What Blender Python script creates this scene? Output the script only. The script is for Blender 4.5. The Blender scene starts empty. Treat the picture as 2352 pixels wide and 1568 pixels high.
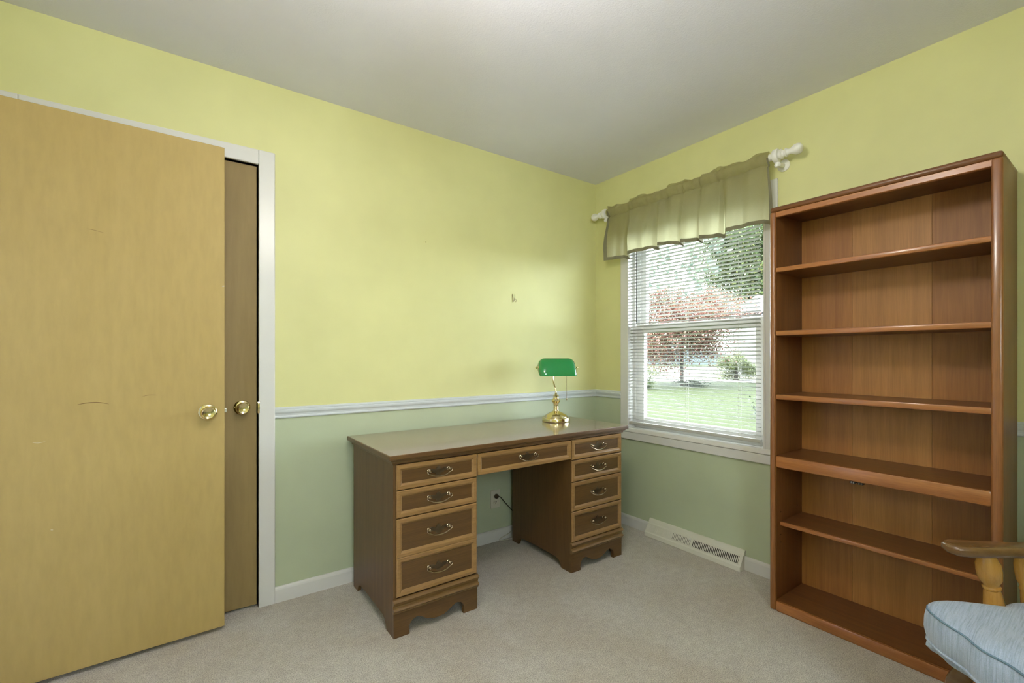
import bpy, bmesh, math, random
from mathutils import Vector, Matrix

S = bpy.context.scene
C = S.collection
PI = math.pi
R = random.Random(7)

# ------------------------------------------------------------------ camera
cam = bpy.data.cameras.new('camera')
camo = bpy.data.objects.new('camera', cam)
C.objects.link(camo)
camo.location = (-2.498, -2.414, 1.158)
camo.rotation_euler = (PI / 2, 0, -math.radians(35.65))
cam.sensor_width = 36
cam.lens = 36 * 1054 / 2352
cam.shift_y = 36 / 2352
cam.clip_start = 0.02
cam.clip_end = 400
S.camera = camo

# ------------------------------------------------------------------ sky, sun, exposure
W = bpy.data.worlds.new('world')
S.world = W
W.use_nodes = True
bg = W.node_tree.nodes['Background']
bg.inputs[0].default_value = (0.86, 0.94, 1.0, 1)
bg.inputs[1].default_value = 23.0
sun = bpy.data.lights.new('sun', 'SUN')
sun.energy = 22.0
sun.angle = 0.03
sun.color = (1, 0.95, 0.86)
suno = bpy.data.objects.new('sun', sun)
C.objects.link(suno)
suno.rotation_euler = Vector((0.62, -0.25, -0.75)).to_track_quat('-Z', 'Y').to_euler()
CEILING_LAMP = 41.0          # strength of the unseen ceiling lamp globe
vs = S.view_settings
vs.view_transform = 'Standard'
vs.look = 'None'
vs.exposure = 0.34
vs.gamma = 1
vs.use_curve_mapping = False
S.cycles.use_denoising = True
S.cycles.max_bounces = 10
S.cycles.diffuse_bounces = 6
S.cycles.transparent_max_bounces = 16
S.cycles.sample_clamp_indirect = 6
S.cycles.caustics_reflective = False
S.cycles.caustics_refractive = False


# ------------------------------------------------------------------ materials
def lin(c):
    return tuple(((v / 255) / 12.92 if v / 255 <= 0.04045 else ((v / 255 + 0.055) / 1.055) ** 2.4) for v in c) + (1,)


def base_mat(name, col, rough=0.5, metal=0.0, coat=0.0):
    m = bpy.data.materials.new(name)
    m.use_nodes = True
    b = m.node_tree.nodes['Principled BSDF']
    b.inputs['Base Color'].default_value = tuple(col[:3]) + (1,)
    b.inputs['Roughness'].default_value = rough
    b.inputs['Metallic'].default_value = metal
    b.inputs['Coat Weight'].default_value = coat
    b.inputs['Coat Roughness'].default_value = 0.12
    b.inputs['Coat IOR'].default_value = 1.8 if coat >= 1 else 1.5
    return m, m.node_tree.nodes, m.node_tree.links, b


def coords(N, L, scale, kind='Object'):
    tc = N.new('ShaderNodeTexCoord')
    mp = N.new('ShaderNodeMapping')
    mp.inputs['Scale'].default_value = scale
    L.new(tc.outputs[kind], mp.inputs['Vector'])
    return mp.outputs[0]


def noise(N, L, vec, scale, detail=4, rough=0.6, dist=0.0):
    n = N.new('ShaderNodeTexNoise')
    n.inputs['Scale'].default_value = scale
    n.inputs['Detail'].default_value = detail
    n.inputs['Roughness'].default_value = rough
    n.inputs['Distortion'].default_value = dist
    L.new(vec, n.inputs['Vector'])
    return n.outputs['Fac']


def ramp(N, L, fac, stops):
    r = N.new('ShaderNodeValToRGB')
    e = r.color_ramp.elements
    e[0].position, e[0].color = stops[0][0], tuple(stops[0][1][:3]) + (1,)
    e[1].position, e[1].color = stops[-1][0], tuple(stops[-1][1][:3]) + (1,)
    for p, c in stops[1:-1]:
        k = e.new(p)
        k.color = tuple(c[:3]) + (1,)
    L.new(fac, r.inputs[0])
    return r.outputs[0]


def bump(N, L, b, h, strength, dist):
    k = N.new('ShaderNodeBump')
    k.inputs['Strength'].default_value = strength
    k.inputs['Distance'].default_value = dist
    L.new(h, k.inputs['Height'])
    L.new(k.outputs[0], b.inputs['Normal'])


def mul(c, f):
    return tuple(v * f for v in c[:3])


def mixc(N, L, a, b2, fac, mode='MULTIPLY'):
    m = N.new('ShaderNodeMix')
    m.data_type = 'RGBA'
    m.blend_type = mode
    m.inputs[0].default_value = fac
    for s, v in ((6, a), (7, b2)):
        if hasattr(v, 'links'):
            L.new(v, m.inputs[s])
        else:
            m.inputs[s].default_value = tuple(v[:3]) + (1,)
    return m.outputs[2]


def paint(name, col, rough=0.6, tex=60, strength=0.12, var=0.05):
    m, N, L, b = base_mat(name, col, rough)
    v = coords(N, L, (1, 1, 1))
    big = noise(N, L, v, 2.2, 3)
    L.new(ramp(N, L, big, [(0.3, mul(col, 1 - var)), (0.7, mul(col, 1 + var))]), b.inputs['Base Color'])
    bump(N, L, b, noise(N, L, v, tex, 4), strength, 0.002)
    return m


def wood(name, c1, c2, scale, rough=0.35, coat=0.0, figure=5.0, fine_amt=1.0):
    """grain runs along the axis given the small scale"""
    m, N, L, b = base_mat(name, c1, rough, coat=coat)
    v = coords(N, L, scale)
    f = noise(N, L, v, figure, 6, 0.62, 0.6)
    fine = noise(N, L, v, figure * 9, 3, 0.6)
    col = ramp(N, L, f, [(0.25, c1), (0.5, tuple((a + d) / 2 for a, d in zip(c1[:3], c2[:3]))), (0.78, c2)])
    fc = ramp(N, L, fine, [(0.3, (0.80, 0.80, 0.80)), (0.62, (1.06, 1.06, 1.06))])
    L.new(mixc(N, L, col, fc, fine_amt), b.inputs['Base Color'])
    bump(N, L, b, fine, 0.08, 0.001)
    return m


GX, GY, GZ = (0.35, 9, 9), (9, 0.35, 9), (9, 9, 0.35)
M = {}
M['yellow'] = paint('yellow wall paint', (0.675, 0.668, 0.325), 0.55)
M['green'] = paint('sage wall paint', (0.475, 0.535, 0.375), 0.5)
M['ceiling'] = paint('ceiling paint', (0.80, 0.81, 0.92), 0.9, 160, 0.5, 0.02)
M['trim'] = paint('white trim paint', (0.70, 0.70, 0.69), 0.3, 30, 0.03, 0.02)
M['rodwhite'] = paint('white rod paint', (0.85, 0.85, 0.81), 0.35, 30, 0.02, 0.02)
M['vinyl'] = paint('white vinyl', (0.82, 0.82, 0.81), 0.35, 20, 0.02, 0.01)
M['rail'] = paint('pale trim paint', (0.64, 0.69, 0.72), 0.28, 30, 0.03, 0.02)
M['doorwood'] = wood('birch veneer', (0.415, 0.295, 0.098), (0.462, 0.338, 0.122), (2.4, 2.4, 0.55), 0.62, 0.0, 1.8, 0.3)
M['closetwood'] = wood('closet birch veneer', (0.245, 0.165, 0.060), (0.29, 0.205, 0.08), (2.2, 2.2, 0.30), 0.62, 0.0, 1.8, 0.5)  # birch veneer coloured darker than the entry door
DK1, DK2 = (0.080, 0.038, 0.012), (0.140, 0.071, 0.022)
LT1, LT2 = (0.24, 0.130, 0.046), (0.345, 0.20, 0.075)
M['desk_v'] = wood('desk wood vertical', DK1, DK2, GZ, 0.45, 0.08)
M['desk_h'] = wood('desk wood horizontal', DK1, DK2, GX, 0.38, 0.08)
M['desk_light'] = wood('desk wood light', LT1, LT2, GX, 0.34, 0.2)
M['desk_mould'] = wood('desk moulding wood', mul(LT1, 0.62), mul(LT2, 0.62), GX, 0.32, 0.25)
M['desktop'] = wood('desktop laminate', (0.36, 0.255, 0.185), (0.43, 0.315, 0.235), GX, 0.16, 1.0)
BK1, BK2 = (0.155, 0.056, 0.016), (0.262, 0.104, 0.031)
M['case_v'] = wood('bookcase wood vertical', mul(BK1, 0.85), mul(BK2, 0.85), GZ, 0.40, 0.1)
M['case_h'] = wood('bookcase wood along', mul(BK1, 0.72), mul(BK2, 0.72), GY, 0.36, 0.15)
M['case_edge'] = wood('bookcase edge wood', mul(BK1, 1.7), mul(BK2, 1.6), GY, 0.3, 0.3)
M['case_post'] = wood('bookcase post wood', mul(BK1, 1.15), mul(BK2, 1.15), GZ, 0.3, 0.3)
M['back_a'] = wood('back board wood', (0.275, 0.105, 0.025), (0.42, 0.178, 0.045), GZ, 0.5, 0.0, 3, 0.6)
M['back_b'] = wood('back board wood pale', (0.32, 0.136, 0.034), (0.47, 0.218, 0.060), GZ, 0.5, 0.0, 3, 0.6)
M['oak'] = wood('golden oak', (0.42, 0.20, 0.034), (0.55, 0.285, 0.060), (22, 22, 1.5), 0.25, 0.5, 4.0, 0.5)
M['oak_dark'] = wood('brown oak arm', (0.115, 0.058, 0.020), (0.165, 0.088, 0.032), (8, 8, 20), 0.25, 0.5, 4.0, 0.5)
M['brass'] = base_mat('polished brass', (0.84, 0.74, 0.44), 0.12, 1)[0]
M['antique'] = base_mat('antique brass', (0.42, 0.34, 0.24), 0.24, 1)[0]
M['antique_plate'] = base_mat('antique brass plate', (0.16, 0.125, 0.085), 0.42, 1)[0]
M['dark'] = base_mat('dark gap', (0.02, 0.017, 0.013), 0.8)[0]
M['brown_plastic'] = base_mat('brown plastic', (0.06, 0.035, 0.015), 0.45)[0]
M['cord'] = base_mat('cord', (0.03, 0.025, 0.018), 0.5)[0]
M['plate'] = paint('almond plastic', (0.62, 0.60, 0.50), 0.4, 20, 0.01, 0.01)
M['register'] = paint('cream enamel', (0.70, 0.69, 0.60), 0.38, 30, 0.05, 0.03)
M['slat'] = paint('blind slat enamel', (0.52, 0.52, 0.50), 0.35, 5, 0.0, 0.0)
M['wand'] = base_mat('clear grey acrylic', (0.10, 0.10, 0.11), 0.2)[0]
M['string'] = base_mat('white cord', (0.7, 0.7, 0.66), 0.7)[0]
M['steel'] = base_mat('steel', (0.55, 0.55, 0.52), 0.3, 1)[0]
M['greenglass'] = base_mat('green cased glass', (0.010, 0.235, 0.060), 0.12, 0, 0.6)[0]
M['opal'] = base_mat('white glass lining', (0.85, 0.87, 0.82), 0.2)[0]


def carpet_mat():
    m, N, L, b = base_mat('carpet', (0.5, 0.45, 0.37), 0.95)
    v = coords(N, L, (1, 1, 1))
    big = noise(N, L, v, 1.6, 4, 0.55, 0.4)
    mid = noise(N, L, v, 26, 4, 0.7)
    fine = noise(N, L, v, 240, 2, 0.7)
    c = ramp(N, L, big, [(0.33, (0.555, 0.50, 0.43)), (0.55, (0.635, 0.605, 0.56)), (0.72, (0.675, 0.655, 0.62))])
    c = mixc(N, L, c, ramp(N, L, mid, [(0.3, (0.86, 0.85, 0.84)), (0.7, (1.05, 1.05, 1.05))]), 1)
    c = mixc(N, L, c, ramp(N, L, fine, [(0.32, (0.55, 0.54, 0.53)), (0.62, (1.14, 1.14, 1.14))]), 1)
    L.new(c, b.inputs['Base Color'])
    b.inputs['Sheen Weight'].default_value = 0.25
    b.inputs['Specular IOR Level'].default_value = 0.1
    ad = N.new('ShaderNodeMath')
    ad.operation = 'ADD'
    L.new(fine, ad.inputs[0])
    L.new(mid, ad.inputs[1])
    bump(N, L, b, ad.outputs[0], 0.7, 0.006)
    return m


M['carpet'] = carpet_mat()


def glass_mat():
    m = bpy.data.materials.new('window glass')
    m.use_nodes = True
    N, L = m.node_tree.nodes, m.node_tree.links
    N.clear()
    o = N.new('ShaderNodeOutputMaterial')
    t = N.new('ShaderNodeBsdfTransparent')
    t.inputs[0].default_value = (0.97, 0.985, 0.975, 1)
    g = N.new('ShaderNodeBsdfGlossy')
    g.inputs['Roughness'].default_value = 0.02
    mx = N.new('ShaderNodeMixShader')
    mx.inputs[0].default_value = 0.03
    L.new(t.outputs[0], mx.inputs[1])
    L.new(g.outputs[0], mx.inputs[2])
    L.new(mx.outputs[0], o.inputs[0])
    return m


M['glass'] = glass_mat()


def cloth_mat(name, col, trans, tcol=None, weave=500, rough=0.9):
    m, N, L, b = base_mat(name, col, rough)
    b.inputs['Specular IOR Level'].default_value = 0.15
    v = coords(N, L, (1, 1, 1))
    f = noise(N, L, v, weave, 2, 0.6)
    g = noise(N, L, v, 14, 3, 0.6)
    c = mixc(N, L, ramp(N, L, g, [(0.3, mul(col, 0.93)), (0.7, mul(col, 1.05))]),
             ramp(N, L, f, [(0.3, (0.82, 0.82, 0.82)), (0.65, (1.06, 1.06, 1.06))]), 1)
    L.new(c, b.inputs['Base Color'])
    bump(N, L, b, f, 0.25, 0.001)
    if trans:
        t = N.new('ShaderNodeBsdfTranslucent')
        t.inputs[0].default_value = tuple((tcol or col)[:3]) + (1,)
        mx = N.new('ShaderNodeMixShader')
        mx.inputs[0].default_value = trans
        L.new(b.outputs[0], mx.inputs[1])
        L.new(t.outputs[0], mx.inputs[2])
        L.new(mx.outputs[0], N['Material Output'].inputs[0])
    return m


M['valance'] = cloth_mat('khaki valance cotton', (0.34, 0.315, 0.175), 0.52, (0.74, 0.71, 0.45))
M['valance_hem'] = cloth_mat('khaki valance hem', (0.21, 0.197, 0.125), 0)


def cushion_mat():
    m, N, L, b = base_mat('blue cushion fabric', (0.30, 0.43, 0.55), 0.85)
    v = coords(N, L, (1, 1, 1))
    rot = N.new('ShaderNodeMapping')
    rot.inputs['Rotation'].default_value = (0, 0, math.radians(38.4))
    rot.inputs['Scale'].default_value = (7, 170, 6)
    L.new(v, rot.inputs['Vector'])
    st = noise(N, L, rot.outputs[0], 2.0, 3, 0.6)
    fine = noise(N, L, v, 420, 2, 0.7)
    c = ramp(N, L, st, [(0.28, (0.26, 0.345, 0.50)), (0.5, (0.395, 0.485, 0.66)), (0.72, (0.49, 0.58, 0.75))])
    c = mixc(N, L, c, ramp(N, L, fine, [(0.3, (0.82, 0.82, 0.82)), (0.65, (1.06, 1.06, 1.06))]), 1)
    L.new(c, b.inputs['Base Color'])
    b.inputs['Sheen Weight'].default_value = 0.3
    bump(N, L, b, st, 0.5, 0.003)
    return m


M['cushion'] = cushion_mat()
M['welt'] = cloth_mat('blue welt cord', (0.17, 0.26, 0.36), 0)


def leaf_mat(name, stops, trans=0.35):
    m, N, L, b = base_mat(name, stops[0][1], 0.6)
    g = N.new('ShaderNodeNewGeometry')
    c = ramp(N, L, g.outputs['Random Per Island'], stops)
    L.new(c, b.inputs['Base Color'])
    t = N.new('ShaderNodeBsdfTranslucent')
    L.new(c, t.inputs[0])
    mx = N.new('ShaderNodeMixShader')
    mx.inputs[0].default_value = trans
    L.new(b.outputs[0], mx.inputs[1])
    L.new(t.outputs[0], mx.inputs[2])
    L.new(mx.outputs[0], N['Material Output'].inputs[0])
    return m


M['leaf_red'] = leaf_mat('copper leaves', [(0, (0.1127, 0.0441, 0.0374)), (0.45, (0.1538, 0.0686, 0.0580)), (0.75, (0.1127, 0.0735, 0.0468)), (1, (0.1127, 0.1176, 0.0608))])
M['leaf_green'] = leaf_mat('green leaves', [(0, (0.0334, 0.0545, 0.0250)), (0.5, (0.0524, 0.0773, 0.0326)), (0.8, (0.0757, 0.0971, 0.0333)), (1, (0.1057, 0.1088, 0.0360))])
M['leaf_near'] = leaf_mat('near maple leaves', [(0, (0.014, 0.030, 0.020)), (0.6, (0.022, 0.042, 0.026)), (1, (0.036, 0.056, 0.026))], 0.2)
M['leaf_lime'] = leaf_mat('yellow green leaves', [(0, (0.0323, 0.0517, 0.0158)), (0.5, (0.0573, 0.0757, 0.0222)), (1, (0.0832, 0.0936, 0.0317))])
M['leaf_dark'] = leaf_mat('dark leaves', [(0, (0.0092, 0.0145, 0.0099)), (0.6, (0.0165, 0.0251, 0.0152)), (1, (0.0251, 0.0343, 0.0198))])
M['bark'] = wood('bark', (0.0231, 0.0198, 0.0165), (0.0363, 0.0317, 0.0264), GZ, 0.9)


def lawn_mat():
    m, N, L, b = base_mat('lawn grass', (0.2, 0.33, 0.09), 0.95)
    v = coords(N, L, (1, 1, 1))
    a = noise(N, L, v, 0.25, 4, 0.6)
    f = noise(N, L, v, 9, 4, 0.7)
    c = ramp(N, L, a, [(0.3, (0.0093, 0.0139, 0.0022)), (0.6, (0.0110, 0.0155, 0.0027)), (0.8, (0.0143, 0.0162, 0.0030))])
    c = mixc(N, L, c, ramp(N, L, f, [(0.3, (0.78, 0.8, 0.76)), (0.65, (1.08, 1.08, 1.05))]), 1)
    L.new(c, b.inputs['Base Color'])
    b.inputs['Specular IOR Level'].default_value = 0.1
    return m


M['lawn'] = lawn_mat()
M['field'] = paint('dry field', (0.0495, 0.0449, 0.0277), 0.95, 3, 0.1, 0.1)
M['road'] = paint('pale concrete', (0.0495, 0.0449, 0.0429), 0.9, 20, 0.1, 0.05)
M['siding'] = paint('white siding', (0.0660, 0.0660, 0.0673), 0.6, 10, 0.02, 0.02)
M['shingle'] = paint('pale roof shingle', (0.0561, 0.0554, 0.0568), 0.8, 30, 0.2, 0.06)
M['farhill'] = paint('far treeline', (0.0370, 0.0498, 0.0554), 0.95, 0.6, 0.2, 0.15)  # pale blue distance haze put into the colour; house panes share it
m_, N_, L_, b_ = base_mat('lamp globe', (0.9, 0.88, 0.84), 0.3)
b_.inputs['Emission Color'].default_value = (1.0, 0.94, 0.86, 1)
b_.inputs['Emission Strength'].default_value = CEILING_LAMP
M['globe'] = m_


# ------------------------------------------------------------------ mesh helpers
def box(bm, x0, x1, y0, y1, z0, z1, bev=0.0, seg=2, mi=0):
    vs_ = [bm.verts.new((x, y, z)) for z in (z0, z1) for y in (y0, y1) for x in (x0, x1)]
    fs = []
    for q in ((0, 2, 3, 1), (4, 5, 7, 6), (0, 1, 5, 4), (1, 3, 7, 5), (3, 2, 6, 7), (2, 0, 4, 6)):
        f = bm.faces.new([vs_[i] for i in q])
        f.material_index = mi
        fs.append(f)
    if bev > 0:
        es = list({e for f in fs for e in f.edges})
        bmesh.ops.bevel(bm, geom=es, offset=bev, segments=seg, profile=0.5, affect='EDGES')
    return fs


def newbox(*a, **k):
    bm = bmesh.new()
    box(bm, *a, **k)
    return bm


def prism(bm, poly, axis, a0, a1, bev=0.0, seg=2):
    """extrude a 2-D polygon along an axis; poly coords are the other two axes in xyz order"""
    def P3(p, a):
        return ((a, p[0], p[1]), (p[0], a, p[1]), (p[0], p[1], a))[axis]
    A = [bm.verts.new(P3(p, a0)) for p in poly]
    B = [bm.verts.new(P3(p, a1)) for p in poly]
    n = len(poly)
    fs = [bm.faces.new(A[::-1]), bm.faces.new(B)]
    for i in range(n):
        fs.append(bm.faces.new((A[i], A[(i + 1) % n], B[(i + 1) % n], B[i])))
    bmesh.ops.recalc_face_normals(bm, faces=fs)
    if bev > 0:
        es = list({e for e in fs[0].edges} | {e for e in fs[1].edges})
        bmesh.ops.bevel(bm, geom=es, offset=bev, segments=seg, profile=0.5, affect='EDGES')


def frame_of(d):
    d = d.normalized()
    u = d.cross(Vector((0, 0, 1)))
    if u.length < 1e-3:
        u = d.cross(Vector((1, 0, 0)))
    u.normalize()
    return u, d.cross(u).normalized()


def tube(bm, pts, r, seg=10, caps=True):
    pts = [Vector(p) for p in pts]
    n = len(pts)
    rs = r if isinstance(r, (list, tuple)) else [r] * n
    rings = []
    u = None
    for i in range(n):
        d = (pts[min(i + 1, n - 1)] - pts[max(i - 1, 0)])
        if d.length < 1e-9:
            d = Vector((0, 0, 1))
        d.normalize()
        if u is None:
            u, w = frame_of(d)
        else:
            u = (u - d * u.dot(d)).normalized()
            w = d.cross(u).normalized()
        rings.append([bm.verts.new(pts[i] + (u * math.cos(2 * PI * k / seg) + w * math.sin(2 * PI * k / seg)) * rs[i]) for k in range(seg)])
    fs = []
    for i in range(n - 1):
        for k in range(seg):
            fs.append(bm.faces.new((rings[i][k], rings[i][(k + 1) % seg], rings[i + 1][(k + 1) % seg], rings[i + 1][k])))
    if caps:
        fs.append(bm.faces.new(rings[0][::-1]))
        fs.append(bm.faces.new(rings[-1]))
    bmesh.ops.recalc_face_normals(bm, faces=fs)


def lathe(bm, prof, org, axis=(0, 0, 1), seg=28):
    """profile of (radius, height) along the axis"""
    ax = Vector(axis).normalized()
    u, w = frame_of(ax)
    org = Vector(org)
    rings = []
    for r, h in prof:
        c = org + ax * h
        if r < 1e-5:
            rings.append([bm.verts.new(c)])
        else:
            rings.append([bm.verts.new(c + (u * math.cos(2 * PI * k / seg) + w * math.sin(2 * PI * k / seg)) * r) for k in range(seg)])
    fs = []
    for a, b in zip(rings, rings[1:]):
        if len(a) == 1 and len(b) == 1:
            continue
        for k in range(seg):
            k2 = (k + 1) % seg
            if len(a) == 1:
                fs.append(bm.faces.new((a[0], b[k2], b[k])))
            elif len(b) == 1:
                fs.append(bm.faces.new((a[k], a[k2], b[0])))
            else:
                fs.append(bm.faces.new((a[k], a[k2], b[k2], b[k])))
    if len(rings[0]) > 1:
        fs.append(bm.faces.new(rings[0][::-1]))
    if len(rings[-1]) > 1:
        fs.append(bm.faces.new(rings[-1]))
    bmesh.ops.recalc_face_normals(bm, faces=fs)


def grid(bm, rows, close_u=False):
    vv = [[bm.verts.new(p) for p in row] for row in rows]
    for i in range(len(vv) - 1):
        n = len(vv[i])
        for k in range(n if close_u else n - 1):
            k2 = (k + 1) % n
            bm.faces.new((vv[i][k], vv[i][k2], vv[i + 1][k2], vv[i + 1][k]))
    return vv


def smooth_path(pts, n=6):
    """Catmull-Rom through the points"""
    P = [Vector(p) for p in pts]
    out = []
    for i in range(len(P) - 1):
        p0, p1, p2, p3 = P[max(i - 1, 0)], P[i], P[i + 1], P[min(i + 2, len(P) - 1)]
        for k in range(n):
            t = k / n
            out.append(0.5 * ((2 * p1) + (p2 - p0) * t + (2 * p0 - 5 * p1 + 4 * p2 - p3) * t * t + (3 * p1 - p0 - 3 * p2 + p3) * t ** 3))
    out.append(P[-1])
    return out


def obj(name, bm, mats, parent=None, smooth=False, label=None):
    me = bpy.data.meshes.new(name)
    if isinstance(bm, bmesh.types.BMesh):
        bm.to_mesh(me)
        bm.free()
    if not isinstance(mats, (list, tuple)):
        mats = [mats]
    for k in mats:
        me.materials.append(M[k])
    if smooth:
        me.shade_smooth()
        try:
            me.set_sharp_from_angle(angle=math.radians(38))
        except Exception:
            pass
    o = bpy.data.objects.new(name, me)
    C.objects.link(o)
    if parent:
        attach(o, parent)
    if label:
        o['label'] = label
    return o


def attach(o, parent):
    """parents o, whose mesh is written in world coordinates, without moving it"""
    o.parent = parent
    base = parent.get('_base', (0.0, 0.0, 0.0))
    o.matrix_parent_inverse = Matrix.Translation(-Vector(base))


def thing(name, label, cat, loc=(0, 0, 0), group=None):
    o = bpy.data.objects.new(name, None)
    C.objects.link(o)
    o.location = loc
    o.empty_display_size = 0.1
    o['_base'] = tuple(loc)
    o['label'] = label
    o['category'] = cat
    if group:
        o['group'] = group
    return o


def tag(o, label, cat, group=None, kind=None):
    o['label'] = label
    o['category'] = cat
    if group:
        o['group'] = group
    if kind:
        o['kind'] = kind
    return o


def struct(name, bm, mats, label, smooth=False):
    o = obj(name, bm, mats, None, smooth)
    o['kind'] = 'structure'
    o['label'] = label
    return o


def struct_empty(name, label, loc):
    o = bpy.data.objects.new(name, None)
    C.objects.link(o)
    o.location = loc
    o['_base'] = tuple(loc)
    o['kind'] = 'structure'
    o['label'] = label
    return o


# ------------------------------------------------------------------ the room shell
H = 2.44
XL, YR = -3.16, -3.62          # inner faces of the entry wall and the rear wall
TH = 0.14
RAIL = 0.895

struct('floor', newbox(XL - TH, 0.0 + TH, YR - TH, TH, -0.12, 0.0), 'carpet', 'worn beige cut pile carpet covering the room floor')
bm = newbox(XL - TH - 1.3, TH + 0.60, YR - TH - 0.4, TH + 0.45, H, H + 0.16)  # overruns the window wall as an unseen eave added to shade the slats
struct('ceiling', bm, 'ceiling', 'plain off white plaster ceiling')


def wall(name, pieces, label):
    """pieces: boxes (x0,x1,y0,y1,z0,z1), cut in two at the chair rail for the two paints"""
    bm = bmesh.new()
    for x0, x1, y0, y1, z0, z1 in pieces:
        if z0 < RAIL < z1:
            box(bm, x0, x1, y0, y1, z0, RAIL, mi=1)
            box(bm, x0, x1, y0, y1, RAIL, z1, mi=0)
        else:
            box(bm, x0, x1, y0, y1, z0, z1, mi=0 if z0 >= RAIL else 1)
    return struct(name, bm, ['yellow', 'green'], label)


DX0, DX1, DZ = -2.985, -2.214, 2.047            # closet door opening
wall('wall_left', [(DX1, TH, 0, TH, -0.1, H), (XL - TH, DX0, 0, TH, -0.1, H), (DX0, DX1, 0, TH, DZ, H)],
     'wall with the closet door, yellow above and sage green below the chair rail')
WY0, WY1, WZ0, WZ1 = -1.230, -0.311, 0.672, 2.015   # window opening in the right wall
wall('wall_right', [(0, TH, WY1, 0, -0.1, H), (0, TH, YR - TH, WY0, -0.1, H), (0, TH, WY0, WY1, -0.1, WZ0), (0, TH, WY0, WY1, WZ1, H)],
     'wall with the window, yellow above and sage green below the chair rail')
RX0, RX1, RZ0, RZ1 = -2.98, -2.20, 1.28, 2.00       # unseen rear window, added to bring in daylight fill
wall('wall_rear', [(XL - TH, RX0, YR - TH, YR, -0.1, H), (RX1, 0, YR - TH, YR, -0.1, H), (RX0, RX1, YR - TH, YR, -0.1, RZ0), (RX0, RX1, YR - TH, YR, RZ1, H)],
     'rear wall with an added unseen window, yellow above and green below')
EY0, EY1 = -0.99, -0.19                             # entry doorway
wall('wall_entry', [(XL - TH, XL, EY1, 0, -0.1, H), (XL - TH, XL, YR, EY0, -0.1, H), (XL - TH, XL, EY0, EY1, DZ, H)],
     'side wall with the open entry doorway')
bm = bmesh.new()
box(bm, XL - TH - 1.2, XL - TH - 1.1, -2.0, 0.9, -0.1, H)
box(bm, XL - TH - 1.1, XL - TH, -2.0, -1.9, -0.1, H)
box(bm, XL - TH - 1.1, XL - TH, 0.8, 0.9, -0.1, H)
struct('wall_hall', bm, 'ceiling', 'pale hallway walls beyond the entry doorway')
bm = bmesh.new()
box(bm, DX0 - 0.05, DX1 + 0.05, 0.80, 0.86, -0.1, H)
box(bm, DX0 - 0.11, DX0 - 0.05, TH, 0.86, -0.1, H)
box(bm, DX1 + 0.05, DX1 + 0.11, TH, 0.86, -0.1, H)
box(bm, DX0 - 0.11, DX1 + 0.11, TH, 0.86, H - 0.1, H)
box(bm, DX0 - 0.11, DX1 + 0.11, TH, 0.86, -0.12, -0.002)
struct('wall_closet', bm, 'ceiling', 'closet walls behind the closed closet door')
struct('floor_hall', newbox(XL - TH - 1.2, XL - TH, -2.0, 0.9, -0.12, 0.0), 'carpet', 'beige hallway carpet beyond the entry doorway')

RAILP = [(0, .868), (.007, .868), (.010, .872), (.010, .877), (.0085, .880), (.010, .888), (.015, .896), (.0165, .901), (.0165, .906),
         (.0125, .908), (.0125, .911), (.0145, .913), (.0135, .918), (.009, .921), (0, .921)]


def along_left(bm, prof, x0, x1):          # profile (depth, z) on the left wall, y = -depth
    prism(bm, [(-d, z) for d, z in prof], 0, x0, x1)


def along_right(bm, prof, y0, y1):         # on the right wall, x = -depth
    prism(bm, [(-d, z) for d, z in prof], 1, y0, y1)


bm = bmesh.new(); along_left(bm, RAILP, -2.147, 0)
struct('trim_1', bm, 'rail', 'white moulded chair rail along the closet wall')
bm = bmesh.new(); along_right(bm, RAILP, -0.250, 0)
struct('trim_2', bm, 'rail', 'short white chair rail between the corner and the window')
bm = bmesh.new(); along_right(bm, RAILP, YR, -1.291)
struct('trim_3', bm, 'rail', 'white chair rail on the window wall beside the bookcase')
BASEP = [(0, 0), (.012, 0), (.012, .058), (.010, .066), (.006, .072), (0, .073)]
bm = bmesh.new(); along_left(bm, BASEP, -2.147, 0)
struct('baseboard_left', bm, 'trim', 'low white baseboard under the closet wall')
bm = bmesh.new(); along_right(bm, BASEP, YR, 0)
struct('baseboard_right', bm, 'trim', 'low white baseboard under the window wall')

# closet door casing
CW = 0.068
bm = bmesh.new()
box(bm, DX1, DX1 + CW, -0.016, 0, 0, DZ + CW, 0.004)
box(bm, DX0 - CW, DX0, -0.016, 0, 0, DZ + CW, 0.004)
box(bm, DX0, DX1, -0.016, 0, DZ, DZ + CW, 0.004)
box(bm, DX1, DX1 + 0.004, 0, TH, 0, DZ)
box(bm, DX0 - 0.004, DX0, 0, TH, 0, DZ)
box(bm, DX0, DX1, 0, TH, DZ, DZ + 0.004)
struct('trim_4', bm, 'trim', 'flat white casing around the closet door')

KNOB = [(0.0335, 0), (0.034, 0.003), (0.031, 0.007), (0.024, 0.009), (0.013, 0.011), (0.0115, 0.018), (0.012, 0.026), (0.018, 0.030),
        (0.0245, 0.036), (0.0268, 0.043), (0.0262, 0.050), (0.0235, 0.056), (0.0215, 0.0575), (0.019, 0.0565), (0.012, 0.0535), (0, 0.052)]
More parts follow.
